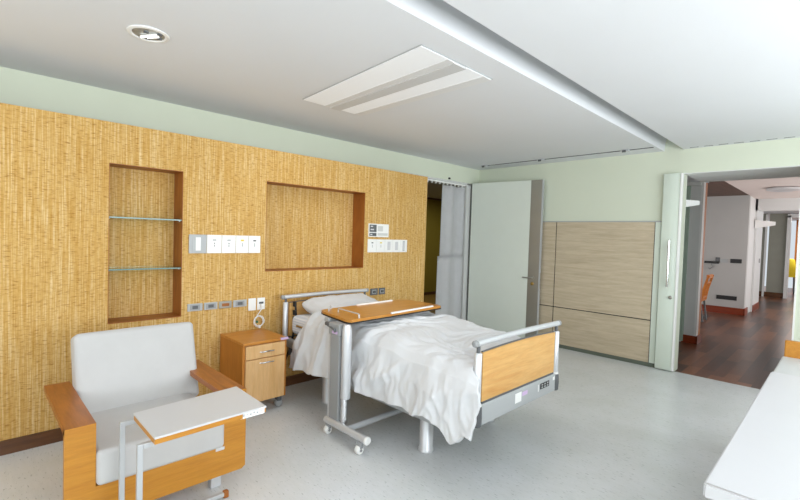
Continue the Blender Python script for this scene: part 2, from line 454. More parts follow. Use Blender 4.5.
# far wall fixed oak panelling
p = thing('wall_panelling', 'bleached oak wall protection panels with dark grooves on the far wall', 'wall panelling', (-2.4, YF, 0))
for (x0, x1, z0, z1) in ((-3.24, -2.884, .05, .560), (-3.24, -2.884, .572, 1.762), (-2.872, -1.635, .05, .560), (-2.872, -1.635, .572, 1.762)):
    pbox('oak_panel', M['oak'], p, x0, x1, YF-.016, YF, z0, z1, bev=.002)
pbox('groove_backing', M['black'], p, -3.24, -1.627, YF-.005, YF-.001, .05, 1.762)
pbox('edge_strip', M['frost'], p, -1.627, -1.565, YF-.014, YF, .05, 1.762, bev=.002, label='pale mint strip at the panelling edge')
pbox('top_trim', M['grey_md'], p, -3.24, -1.565, YF-.022, YF, 1.762, 1.776, label='thin grey metal trim')

# sliding door at the right doorway
d = thing('sliding_door', 'pale mint sliding door slid open beside the wide doorway', 'door', (-1.455, YF-.04, .01))
pbox('door_leaf', M['frost'], d, -1.552, -1.365, YF-.055, YF-.012, .012, 2.33, bev=.004, smooth=True)
pbox('edge_profile', M['white_matte'], d, -1.378, -1.356, YF-.062, YF-.008, .012, 2.328, bev=.004, label='white edge profile')
bm = BM(); tube(bm, [(-1.450, YF-.11, 1.00), (-1.450, YF-.11, 1.545)], .012, 14)
h = obj('pull_handle', bm, M['chrome'], d, smooth=True, label='long brushed steel bar handle')
bm = BM()
for z in (1.07, 1.47): tube(bm, [(-1.450, YF-.11, z), (-1.455, YF-.052, z)], .008, 10)
obj('handle_standoff', bm, M['brass'], h, smooth=True)
bm = BM(); lathe(bm, [(.02, 0), (.02, -.012), (.012, -.016), (0, -.016)], (-1.42, YF-.055, .875), 20, 'Y'); obj('lock', bm, M['brushed'], d, smooth=True)

# hinged door standing open against the far wall
H0, H1 = Vector((-4.19, 5.70, 0)), Vector((-3.055, 5.835, 0)); ang = math.atan2(H1.y-H0.y, H1.x-H0.x); L = (H1-H0).length
R_ = Matrix.Rotation(ang, 3, 'Z')
d = thing('hinged_door', 'tall grey-green room door open against the far wall', 'door', (H0.x, H0.y, .01))
def dbox(name, mat, u0, u1, v0, v1, z0, z1, bev=0, parent=d, **k):
    bm = BM(); vs = box(bm, u0, u1, v0, v1, z0, z1, bev)
    for v in bm.verts: v.co = R_ @ v.co+H0
    return obj(name, bm, mat, parent, **k)
dbox('door_leaf', M['sage'], 0, L-.175, -.022, .022, .012, 2.362, .003)
dbox('metal_stile', M['brushed'], L-.175, L-.012, -.024, .022, .012, 2.362, .002, label='brushed steel stile along the lock side')
dbox('edge_strip', M['grey_md'], L-.012, L, -.024, .024, .012, 2.362)
dbox('hinge_strip', M['grey_dk'], -.018, 0, -.012, .022, .012, 2.362)
bm = BM()
lathe(bm, [(.026, 0), (.026, -.01), (0, -.01)], (L-.10, -.024, .955), 20, 'Y')
tube(bm, arc_path([(L-.10, -.03, .955), (L-.10, -.075, .955), (L-.235, -.075, .955)], .015), .010, 10)
for v in bm.verts: v.co = R_ @ v.co+H0
hd = obj('lever_handle', bm, M['brushed'], d, smooth=True)
bm = BM(); lathe(bm, [(.024, 0), (.024, -.012), (.01, -.02), (0, -.02)], (L-.10, -.024, .87), 20, 'Y')
for v in bm.verts: v.co = R_ @ v.co+H0
obj('keyhole_rose', bm, M['brass'], d, smooth=True)
dbox('latch_plate', M['chrome'], L-.010, L+.003, -.012, .012, .80, 1.03)

# curtain in the left doorway
c_ = thing('doorway_curtain', 'white folded curtain hanging in the left doorway beside the door', 'curtain', (XU-.03, 5.3, .02))
def curtain(name, y0, y1, z0, z1, x, amp, waves, ph):
    bm = BM(); ny, nz_ = 60, 12; g = []
    for j in range(nz_+1):
        t = j/nz_; row = []
        for i in range(ny+1):
            s = i/ny; y = y0+(y1-y0)*s
            xx = x+amp*(.5+.5*cos(2*pi*waves*s+ph))**1.5*(.8+.2*t)+.004*noise.noise(Vector((s*9, t*3, ph)))
            row.append(bm.verts.new((xx, y, z0+(z1-z0)*t)))
        g.append(row)
    for j in range(nz_):
        for i in range(ny): bm.faces.new((g[j][i], g[j][i+1], g[j+1][i+1], g[j+1][i]))
    bmesh.ops.solidify(bm, geom=bm.faces[:], thickness=.004)
    return obj(name, bm, M['curtain'], c_, smooth=True, angle=70)
curtain('upper_cloth', 5.03, 5.585, 1.205, 2.285, XU-.06, .05, 2, .6)
curtain('lower_cloth', 4.965, 5.585, .05, 1.215, XU-.045, .05, 2, .9)
bm = BM(); box(bm, XU-.06, XU-.02, 4.30, 5.60, 2.315, 2.335); tr = obj('curtain_rail', bm, M['white_matte'], c_)
for k in range(14): pbox('rail_hook', M['white_matte'], tr, XU-.05, XU-.03, 4.36+k*.09, 4.375+k*.09, 2.29, 2.316)
bm = BM()
for k in range(13): box(bm, XU+.001, XU+.006, 4.33+k*.105, 4.385+k*.105, 2.350, 2.362)
struct('trim_10', bm, M['black'])
bm = BM(); box(bm, XU, XU+.02, 5.145, 5.175, 2.375, 2.40, .003); tag(recenter(obj('sensor_button', bm, M['black'])), 'tiny black sensor on the wall above the left doorway', 'sensor')

# ------------------------------------------------------------ ceiling fittings
t = thing('ceiling_light', 'recessed rectangular ceiling light with two white diffusers', 'ceiling light', (-2.49, 2.24, ZC))
x0, x1 = -3.20, -1.775
M['troffer'] = plain('troffer_metal', (205, 205, 205), .6, var=.005)
M['refl'] = plain('white_reflector', (222, 222, 222), .5, var=.005)
def tro(name, mat, f0, f1, z0, z1, m=0, **k):
    yl = lambda f: 1.978+(2.588-1.978)*f
    yr = lambda f: 1.868+(2.583-1.868)*f
    bm = BM(); slab_(bm, [(x0-m, yl(f0)-m), (x1+m, yr(f0)-m), (x1+m, yr(f1)+m), (x0-m, yl(f1)+m)], z0, z1); return obj(name, bm, M[mat], t, **k)
def slab_(bm, q, z0, z1):
    a = [bm.verts.new((x, y, z0)) for x, y in q]; b_ = [bm.verts.new((x, y, z1)) for x, y in q]
    bm.faces.new(a[::-1]); bm.faces.new(b_)
    for i in range(len(q)): bm.faces.new((a[i], a[(i+1) % len(q)], b_[(i+1) % len(q)], b_[i]))
tro('frame', 'grey_md', 0, 1, ZC-.004, ZC-.0005, .008)
tro('diffuser', 'lens', 0, .34, ZC-.009, ZC-.004, label='bright white diffuser')
tro('reflector', 'refl', .34, .43, ZC-.012, ZC-.004)
tro('central_panel', 'troffer', .43, .60, ZC-.018, ZC-.004, label='grey metal panel between the diffusers')
tro('diffuser', 'lens', .60, .87, ZC-.009, ZC-.004, label='bright white diffuser')
tro('reflector', 'refl', .87, 1, ZC-.012, ZC-.004)

t = thing('recessed_downlight', 'round recessed downlight with chrome reflector in the white ceiling', 'downlight', (-2.842, .732, ZC))
bm = BM(); lathe(bm, [(.108, -.001), (.106, -.007), (.090, -.010), (.082, -.004), (.082, -.001)], (-2.842, .732, ZC), 40); obj('trim_ring', bm, M['white_matte'], t, smooth=True)
bm = BM(); lathe(bm, [(.082, -.004), (.070, -.003), (.045, -.0025), (.0, -.002)], (-2.842, .732, ZC), 40); obj('reflector', bm, M['satin'], t, smooth=True)
bm = BM()
tube(bm, [(-2.885, .705, ZC-.014), (-2.80, .76, ZC-.014)], .007, 12); tube(bm, [(-2.87, .735, ZC-.014), (-2.81, .775, ZC-.014)], .006, 12)
obj('lamp_tube', bm, M['lamp_glow'], t, smooth=True)
for (ax, ay) in ((-.055, .01), (.045, .045), (.03, -.02), (-.01, .06)):
    pbox('lamp_holder', M['grey_dk'], t, -2.842+ax-.007, -2.842+ax+.007, .732+ay-.012, .732+ay+.012, ZC-.012, ZC-.004)

t = thing('ceiling_track', 'thin dark curtain track with brackets along the ceiling near the far wall', 'curtain track', (-2.8, 5.6, ZC))
bm = BM(); box(bm, -3.93, -1.60, 5.595, 5.607, ZC-.008, ZC-.0005); obj('rail', bm, M['grey_dk'], t)
for x in (-3.90, -2.98, -1.90):
    pbox('bracket', M['steel'], t, x-.045, x+.045, 5.55, 5.62, ZC-.022, ZC-.0005, bev=.004)
    pbox('bracket_hook', M['grey_dk'], t, x-.02, x+.02, 5.54, 5.552, ZC-.035, ZC-.010)
bm = BM()
for k in range(22): box(bm, -1.30+k*.135, -1.30+k*.135+.085, 5.855, 5.870, ZC-.003, ZC-.0005)
struct('trim_11', bm, M['grey_dk'])

# ------------------------------------------------------------ niche shelves
for z, lb in ((1.572, 'upper glass shelf in the tall wall niche'), (1.183, 'lower glass shelf in the tall wall niche')):
    t = thing('glass_shelf', lb, 'shelf', (-3.88, .98, z), 'glass shelves in the tall niche')
    pbox('glass_pane', M['glass'], t, ND+.002, XW-.012, .733, 1.232, z-.005, z+.005)
    pbox('front_edge', M['glass_edge'], t, XW-.012, XW-.008, .733, 1.232, z-.005, z+.005, label='dark green glass edge')
    for y in (.737, 1.226):
        bm = BM(); lathe(bm, [(.006, -.012), (.006, -.005)], (XW-.04, y, z), 10); obj('shelf_pin', bm, M['steel'], t, smooth=True)

# ------------------------------------------------------------ wall plates
def plate(y0, y1, z0, z1, style, label, cat='switch', group=None):
    y0 += .0015; y1 -= .0015; yc, zc = (y0+y1)/2, (z0+z1)/2
    t = thing('wall_plate' if cat != 'socket' else 'wall_socket', label, cat, (XW, yc, zc), group)
    base = {'grey': 'grey_md', 'socket': 'grey_md', 'dark': 'grey_dk', 'bronze': 'brushed'}.get(style, 'white_matte')
    pbox('face_plate', M[base], t, XW, XW+.009, y0, y1, z0, z1, bev=.003)
    def pl(n, mt, a0, a1, b0, b1, dx=.012): pbox(n, M[mt], t, XW+.008, XW+dx, yc+a0, yc+a1, zc+b0, zc+b1, bev=.001)
    if style == 'grey':
        pl('rocker_surround', 'grey_md', -.045, .045, -.066, .066, .011); pl('rocker', 'white_matte', -.02, .02, -.055, .055, .016)
    elif style == 'mark':
        pl('call_button', 'grey_md', -.014, .014, .030, .040); pl('status_lamp', 'grey_dk', -.003, .003, .0, .012); pl('status_lamp', 'grey_dk', -.003, .003, -.02, -.010)
    elif style == 'yellow':
        pl('call_button', 'yellow', -.014, .014, .028, .042); pl('status_lamp', 'grey_md', -.003, .003, -.02, .012)
    elif style == 'darkmark':
        pl('call_button', 'grey_dk', -.013, .013, .028, .040); pl('status_lamp', 'grey_md', -.003, .003, -.02, .012)
    elif style == 'rocker':
        pl('rocker', 'white', -.012, .012, -.052, .052, .015); pl('rocker_surround', 'grey_md', -.018, .018, -.06, .06, .010)
    elif style == 'panel':
        pl('inset', 'white', -.024, .024, -.05, .05, .0105)
    elif style in ('socket', 'bronze'):
        pl('socket_inset', 'grey_pl' if style == 'socket' else 'brushed', -.04, .04, -.022, .022, .011); pl('socket_face', 'grey_dk' if style == 'socket' else 'niche', -.022 if style == 'socket' else -.032, .022 if style == 'socket' else .032, -.013, .013, .013)
    elif style == 'dark':
        pl('socket_face', 'grey_pl', -.03, .03, -.024, .024, .012); pl('socket_slot', 'black', -.018, -.003, -.014, .014, .014); pl('socket_slot', 'black', .003, .018, -.014, .014, .014)
    elif style == 'outlet':
        pl('outlet_slots', 'grey_dk', -.022, .022, .0, .018, .012)
    return t
W_ = [1.285, 1.430, 1.556, 1.680, 1.797, 1.912]
for k, (st, lb) in enumerate([('grey', 'grey-framed rocker switch, leftmost of the upper wall plates beside the tall niche'), ('mark', 'white call plate right of the grey-framed rocker switch'),
        ('mark', 'white plate in the middle of the five beside the tall niche'), ('yellow', 'white call plate with yellow mark left of the wide niche'), ('darkmark', 'white plate with dark mark nearest the wide niche on its left')]):
    plate(W_[k], W_[k+1], 1.303, 1.459, st, lb, group='upper plates left of the wide niche')
W_ = [3.202, 3.335, 3.463, 3.590, 3.712, 3.833]
for k, (st, lb) in enumerate([('darkmark', 'white plate right beside the wide niche, below the notice'), ('yellow', 'white plate with yellow mark right of the wide niche'),
        ('panel', 'white plate in the middle of the five right of the wide niche'), ('panel', 'white plate fourth along, right of the wide niche'), ('rocker', 'narrow rocker switch plate nearest the left doorway')]):
    plate(W_[k], W_[k+1], 1.303, 1.453, st, lb, group='plates right of the wide niche')
for (y0, y1, st, lb) in ((1.281, 1.405, 'socket', 'silver socket nearest the tall niche'), (1.415, 1.53, 'socket', 'silver socket with wide dark face, second from the tall niche'),
        (1.54, 1.655, 'bronze', 'bronze-toned socket between two silver ones'), (1.665, 1.792, 'socket', 'silver socket beside the white blank plate')):
    plate(y0, y1, .822, .884, st, lb, 'socket', 'row of metal sockets above the armchair')
plate(1.806, 1.882, .777, .889, 'blank', 'blank white plate above the bedside cabinet', 'wall plate')
plate(1.892, 1.970, .779, .888, 'outlet', 'white socket with a cord plugged in above the bedside cabinet', 'socket')
plate(3.26, 3.375, .812, .888, 'dark', 'dark double socket at the end of the headboard rail', 'socket', 'dark sockets right of the headboard')
plate(3.39, 3.49, .812, .888, 'dark', 'dark double socket right of the other dark socket', 'socket', 'dark sockets right of the headboard')
# notice with two dark pictures
t = thing('wall_notice', 'small white notice with two dark pictures beside the wide niche', 'notice', (XW, 3.36, 1.55))
pbox('board', M['white_matte'], t, XW, XW+.008, 3.209, 3.517, 1.479, 1.629, bev=.001)
pbox('picture', M['grey_dk'], t, XW+.008, XW+.010, 3.220, 3.325, 1.535, 1.618, label='dark picture')
pbox('picture', M['grey_dk'], t, XW+.008, XW+.010, 3.220, 3.325, 1.489, 1.525, label='smaller dark picture')
for q in ((3.235, 3.27, 1.592, 1.604), (3.235, 3.285, 1.555, 1.570), (3.232, 3.262, 1.500, 1.512)): pbox('picture_highlight', M['white'], t, XW+.010, XW+.011, *q)
bm = BM(); box(bm, XW+.008, XW+.0092, 3.345, 3.425, 1.545, 1.605); box(bm, XW+.008, XW+.0092, 3.345, 3.50, 1.495, 1.525); obj('printed_block', bm, M['offwhite'], t)
# coiled cord
t = thing('call_cord', 'white coiled call cord hanging from the socket above the bedside cabinet', 'cord', (XW+.02, 1.93, .64))
pts = [(XW+.03, 1.928, .82), (XW+.035, 1.925, .79), (XW+.03, 1.905, .76), (XW+.025, 1.885, .73)]
bm = BM(); R0 = .048
for k in range(0, 90):
    a = pi/2+.5+k/90*2*pi*3.2; r = R0*(1+.12*sin(k*.37)); pts.append((XW+.022+.010*sin(k*.6), 1.905+r*cos(a)*.95, .675+r*sin(a)))
tube(bm, [Vector(p) for p in pts], .0042, 6); obj('cable', bm, M['white_matte'], t, smooth=True)
pbox('plug', M['white_matte'], t, XW+.012, XW+.04, 1.915, 1.947, .805, .835, bev=.006)
pbox('call_button', M['leaf'], t, XW+.025, XW+.045, 1.872, 1.888, .665, .685, bev=.003, label='green button')
pbox('cable_tie', M['white_matte'], t, XW+.01, XW+.045, 1.898, 1.914, .612, .640, bev=.005)

# ------------------------------------------------------------ armchair
A = thing('armchair', 'wooden box armchair with pale grey cushions against the woven wall', 'armchair', (-2.86, .745, 0))
AY0, AY1, AX1, AX0 = .312, 1.182, -2.470, -3.245
for (y0, y1) in ((AY0, AY0+.122), (AY1-.135, AY1)):
    pbox('armrest', M['arm_wood'], A, AX0, AX1-.0004, y0, y1, .530, .5625, label='brown-topped wooden armrest')
bm = BM()
prof = [(AY0, .562), (AY0, .095), (AY0+.02, .085), (AY1-.02, .085), (AY1, .10), (AY1, .562), (AY1-.135, .562), (AY1-.135, .254), (AY0+.122, .254), (AY0+.122, .562)]
fa = [bm.verts.new((AX1, y, z)) for y, z in prof]; fb = [bm.verts.new((AX1-.035, y, z)) for y, z in prof]
n_ = len(prof)
def quadface(idx):
    bm.faces.new([fa[i] for i in idx]); bm.faces.new([fb[i] for i in idx][::-1])
quadface([0, 1, 2, 8, 9]); quadface([2, 3, 7, 8]); quadface([3, 4, 5, 6, 7])
for i in range(n_): bm.faces.new((fa[i], fb[i], fb[(i+1) % n_], fa[(i+1) % n_]))
obj('front_panel', bm, M['o_wood_y'], A)
pbox('seat_frame', M['o_wood'], A, AX0+.05, AX1-.036, AY0+.16, AY1-.17, .12, .258)
pbox('back_frame', M['arm_wood'], A, AX0, AX0+.03, AY0+.16, AY1-.17, .12, .52)
for y in (AY0+.13, AY1-.145-.02): pbox('arm_support', M['arm_wood'], A, AX0, AX0+.05, y-.03, y+.03, 0.05, .530)
for (x, y) in ((AX1-.06, AY0+.10), (AX1-.07, 1.03), (AX0+.09, AY0+.18), (AX0+.09, AY1-.20)):
    pbox('leg', M['steel'], A, x-.025, x+.025, y-.03, y+.03, 0, .1 if x > -2.6 else .125, bev=.004, label='short silver leg')
bm = BM(); cushion(bm, (-2.770, .741, .343), (.652, .612, .172), .022, (.008, .003, .010)); obj('seat_cushion', bm, M['chair_fab'], A, smooth=True, angle=80)
bm = BM(); Rb = Matrix.Rotation(radians(-17), 3, 'Y')
cushion(bm, (-3.115, .768, .612), (.15, .668, .50), .030, (.010, .0, .006), Rb); obj('back_cushion', bm, M['chair_fab'], A, smooth=True, angle=80)
pbox('maker_label', M['white'], A, AX1, AX1+.0015, 1.005, 1.055, .235, .253, label='small white label')

# ------------------------------------------------------------ laptop table in front of the armchair
T = thing('side_table', 'white-topped over-chair table with square silver frame before the armchair', 'side table', (-2.19, .79, 0))
bm = BM()
tc_ = [(-2.375, .566), (-2.033, .566), (-2.052, 1.092), (-2.425, 1.100)]
def slab(bm, q, z0, z1):
    a = [bm.verts.new((x, y, z0)) for x, y in q]; b_ = [bm.verts.new((x, y, z1)) for x, y in q]
    bm.faces.new(a[::-1]); bm.faces.new(b_)
    for i in range(len(q)): bm.faces.new((a[i], a[(i+1) % len(q)], b_[(i+1) % len(q)], b_[i]))
slab(bm, tc_, .596, .606); bmesh.ops.bevel(bm, geom=bm.edges[:], offset=.002, segments=2, affect='EDGES'); obj('table_top', bm, M['white'], T, label='white laminate top')
bm = BM(); slab(bm, [(-2.371, .568), (-2.036, .568), (-2.055, 1.089), (-2.421, 1.097)], .573, .596); tw = obj('edge_board', bm, M['o_wood_y'], T, label='orange wooden edge board')
t_ = .022
for x in (-2.385, -2.085):
    bm = BM(); box(bm, x-t_/2, x+t_/2, .512, .512+t_, .02, .573, .002); box(bm, x-t_/2, x+t_/2, .512+t_, .74, .573-t_, .573, .002)
    obj('upright', bm, M['alu'], T)
    bm = BM(); box(bm, x-t_/2, x+t_/2, .512, 1.02, .012, .034, .002); obj('base_bar', bm, M['alu'], T)
    bm = BM(); box(bm, x-.014, x+.014, 1.016, 1.045, 0, .04, .006); obj('end_cap', bm, M['niche'], T, label='brown end cap')
    bm = BM(); box(bm, x-.014, x+.014, .512, .54, 0, .014, .004); obj('foot', bm, M['black'], T)
pbox('cross_bar', M['alu'], T, -2.374, -2.096, .512, .534, .012, .034, bev=.002)
pbox('cross_bar', M['alu'], T, -2.374, -2.096, .72, .742, .551, .573, bev=.002)
bm = BM(); box(bm, -2.0525, -2.0505, .955, 1.08, .572, .604); lb = obj('sticker', bm, M['white_matte'], T, label='white sticker with small print')
bm = BM()
for k in range(6): box(bm, -2.0506, -2.0500, .965+k*.018, .975+k*.018, .580+.006*(k % 2), .590+.004*(k % 3 == 0))
obj('sticker_print', bm, M['grey_md'], lb)

# ------------------------------------------------------------ bedside cabinet
Nn = thing('bedside_cabinet', 'beech bedside cabinet on casters between armchair and bed', 'cabinet', (-3.54, 1.75, 0))
NX0, NX1, NY0, NY1 = -3.765, -3.330, 1.555, 1.945
pbox('top_board', M['ns_top'], Nn, NX0, NX1+.018, NY0-.004, NY1+.004, .585, .605, bev=.004)
pbox('side_panel', M['ns_side'], Nn, NX0, NX1, NY0, NY0+.018, .10, .585); pbox('side_panel', M['ns_side'], Nn, NX0, NX1, NY1-.018, NY1, .10, .585)
pbox('carcass', M['ns_side'], Nn, NX0+.004, NX1-.005, NY0+.018, NY1-.018, .10, .583)
dr = pbox('drawer', M['ns_front'], Nn, NX1-.004, NX1+.014, NY0+.022, NY1-.022, .465, .575, bev=.002)
dd = pbox('cabinet_door', M['ns_front'], Nn, NX1-.004, NX1+.014, NY0+.022, NY1-.022, .105, .458, bev=.002)
for par, z in ((dr, .515), (dd, .425)):
    bm = BM(); tube(bm, arc_path([(NX1+.012, 1.70, z), (NX1+.035, 1.715, z+.003), (NX1+.040, 1.76, z+.005), (NX1+.035, 1.81, z+.003), (NX1+.012, 1.825, z)], .02), .006, 10)
    obj('bow_handle', bm, M['chrome'], par, smooth=True)
pbox('lilac_tag', M['lilac'], Nn, NX1+.004, NX1+.022, 1.880, 1.950, .590, .607, label='small lilac tag on the corner')
for (x, y) in ((NX1-.05, 1.905), (NX1-.05, 1.60), (NX0+.06, 1.60), (NX0+.06, 1.905)):
    bm = BM(); lathe(bm, [(0, -.024), (.026, -.024), (.034, -.016), (.034, .016), (.026, .024), (0, .024)], (x, y, .034), 20, 'X'); w_ = obj('caster', bm, M['grey_pl'], Nn, smooth=True)
    pbox('caster_bracket', M['grey_dk'], w_, x-.028, x+.028, y-.02, y+.02, .05, .10, bev=.006)

# ------------------------------------------------------------ hospital bed
Bd = thing('hospital_bed', 'adjustable hospital bed with beech headboard and footboard', 'bed', (-2.6, 2.665, 0))
BY0, BY1, BXH, BXF = 2.168, 3.190, -3.665, -1.515
def bed_end(x, zr, zt, zb0, zb1, foot, BY0, BY1):
    nm = 'footboard' if foot else 'headboard'
    bm = BM()
    n = 16; ys_ = [BY0+.045+(BY1-BY0-.09)*k/n for k in range(n+1)]
    top = [zb1+.012*sin(pi*k/n) for k in range(n+1)]
    f = [bm.verts.new((x+.010, y, z)) for y, z in zip(ys_, top)]; f2 = [bm.verts.new((x+.010, y, zb0)) for y in ys_]
    g_ = [bm.verts.new((x-.010, y, z)) for y, z in zip(ys_, top)]; g2 = [bm.verts.new((x-.010, y, zb0)) for y in ys_]
    for k in range(n):
        bm.faces.new((f[k], f2[k], f2[k+1], f[k+1])); bm.faces.new((g_[k], g_[k+1], g2[k+1], g2[k]))
        bm.faces.new((f[k], f[k+1], g_[k+1], g_[k])); bm.faces.new((f2[k], g2[k], g2[k+1], f2[k+1]))
    bm.faces.new((f[0], g_[0], g2[0], f2[0])); bm.faces.new((f[n], f2[n], g2[n], g_[n]))
    brd = obj(nm, bm, M['bed_wood'], Bd, label='beech %s panel' % nm)
    bm = BM(); box(bm, x-.012, x+.012, BY0+.05, BY1-.05, zb0-.012, zb0+.001)
    tube(bm, [(x, y, z+.003) for y, z in zip(ys_, top)], .006, 6); obj('dark_edging', bm, M['grey_dk'], brd, smooth=True)
    bm = BM(); pth = [(x, BY0-.03+(BY1-BY0+.06)*k/12, zr+.006*sin(pi*k/12)) for k in range(13)]; tube(bm, pth, .019, 16)
    rl = obj('top_rail', bm, M['steel'], Bd, smooth=True)
    for s, yy in ((-1, BY0-.03), (1, BY1+.03)):
        bm = BM(); lathe(bm, [(0, -.012), (.014, -.010), (.021, -.002), (.0215, .014), (.0195, .02)] if s < 0 else [(.0195, -.02), (.0215, -.014), (.021, .002), (.014, .010), (0, .012)], (x, yy, zr), 20, 'Y')
        obj('rail_cap', bm, M['grey_pl'], rl, smooth=True)
    for y in (BY0+.008, BY1-.008):
        bm = BM(); lathe(bm, [(.024, zb0-.01), (.024, zt-.006), (.020, zt), (0, zt)], (x, y, 0), 24); obj('post', bm, M['steel'], Bd, smooth=True, label='silver tube post')
        bm = BM(); lathe(bm, [(.012, zt-.002), (.012, zr-.015)], (x, y, 0), 14); obj('rail_pin', bm, M['grey_dk'], Bd, smooth=True)
bed_end(BXF, .872, .815, .510, .812, True, BY0, BY1)
bed_end(BXH, .893, .846, .52, .835, False, 2.115, 3.095)
# foot cross beam, bumpers, labels
pbox('foot_beam', M['grey_md'], Bd, BXF-.03, BXF+.02, BY0+.0, BY1, .368, .497, bev=.008, seg=3)
for y in (BY0+.01, BY1-.01):
    bm = BM(); lathe(bm, [(0, .368), (.028, .368), (.033, .376), (.035, .43), (.032, .485), (.029, .492), (0, .492)], (BXF, y, 0), 24)
    obj('bumper', bm, M['grey_dk'], Bd, smooth=True, angle=50, label='dark grey corner bumper')
    bm = BM(); lathe(bm, [(.029, .490), (.029, .505)], (BXF, y, 0), 24); obj('bumper_ring', bm, M['white_matte'], Bd, smooth=True)
XB = BXF+.0205
pbox('paper_label', M['white_matte'], Bd, XB, XB+.0012, 2.585, 2.665, .41, .475, label='white paper label')
pbox('paper_label', M['lilac'], Bd, XB, XB+.0012, 2.675, 2.745, .44, .468, label='lilac label')
cp = pbox('control_panel', M['black'], Bd, XB, XB+.003, 2.925, 3.055, .430, .470, label='black foot control panel')
bm = BM()
for k in range(3):
    for j in range(2): box(bm, XB+.003, XB+.004, 2.94+k*.04, 2.96+k*.04, .436+j*.018, .446+j*.018)
obj('button_row', bm, M['grey_md'], cp)
pbox('bracket_mark', M['white_matte'], Bd, XB, XB+.0012, 2.892, 2.902, .42, .47)
pbox('paper_label', M['white_matte'], Bd, XB, XB+.0012, 3.115, 3.145, .455, .48, label='tiny white label')
# mattress platform, mattress, chassis
pbox('mattress_platform', M['grey_pl'], Bd, -3.63, -1.56, BY0+.07, BY1-.07, .46, .545, bev=.01)
bm = BM(); cushion(bm, (-2.64, 2.650, .635), (1.99, .98, .18), .05, (0, 0, .004)); mt = obj('mattress', bm, M['mattress'], Bd, smooth=True, angle=80)
bm = BM(); tube(bm, arc_path([(-3.52, 2.160, .635), (-3.51, 2.150, .645), (-3.36, 2.148, .640), (-3.35, 2.160, .63)], .01), .009, 8)
obj('carry_strap', bm, M['brass'], mt, smooth=True, label='beige carrying strap')
bm = BM(); cushion(bm, (-3.46, 2.140, .470), (.36, .05, .085), .02); obj('side_bracket', bm, M['grey_pl'], Bd, smooth=True, angle=80)
bm = BM(); box(bm, -3.60, -3.56, 2.12, 2.16, .36, .50, .008); box(bm, -3.66, -3.30, 2.17, 2.20, .38, .42, .005); obj('head_bracket', bm, M['grey_dk'], Bd)
bm = BM()
for z in (.80, .72, .66): box(bm, -3.645, -3.60, 2.185, 2.205, z, z+.05, .006)
tube(bm, [(-3.62, 2.20, .85), (-3.61, 2.205, .70), (-3.63, 2.20, .58), (-3.65, 2.17, .40), (-3.66, 2.13, .30)], .010, 8); obj('black_cable', bm, M['black'], Bd, smooth=True)
pbox('bed_chassis', M['grey_md'], Bd, -3.25, -1.70, 2.225, 2.272, .235, .318, bev=.006, label='grey lower side rail')
pbox('bed_chassis', M['grey_md'], Bd, -3.25, -1.70, 3.045, 3.095, .235, .318, bev=.006)
pbox('chassis_beam', M['grey_md'], Bd, -1.76, -1.70, 2.285, 3.045, .24, .31, bev=.006); pbox('chassis_beam', M['grey_md'], Bd, -3.25, -3.19, 2.285, 3.045, .24, .31, bev=.006)
pbox('lifting_arm', M['grey_dk'], Bd, -3.0, -2.92, 2.5, 2.85, .30, .47); pbox('lifting_arm', M['grey_dk'], Bd, -2.1, -2.02, 2.5, 2.85, .30, .47)
bm = BM(); lathe(bm, [(0, -.008), (.016, -.008), (.016, 0)], (-2.59, 2.225, .278), 16, 'Y'); obj('rail_bolt', bm, M['grey_dk'], Bd, smooth=True)
for (x, y) in ((-3.187, 2.285), (-2.010, 2.295), (-3.187, 3.07), (-2.018, 3.07)):
    bm = BM(); lathe(bm, [(0, .002), (.056, .002), (.056, .016), (.049, .022), (.048, .42), (0, .42)], (x, y, 0), 28); obj('leg', bm, M['steel'], Bd, smooth=True, angle=50, label='thick silver column leg')

# pillow and duvet
bm = BM(); cushion(bm, (-3.385, 2.635, .782), (.48, .80, .165), .08, (.0, .0, .018), Matrix.Rotation(radians(11), 3, 'Y'), wr=.012, n=26, corner=.45)
tag(recenter(obj('pillow', bm, M['pillowcase'], smooth=True, angle=80)), 'plump white pillow on the hospital bed against the headboard', 'pillow')

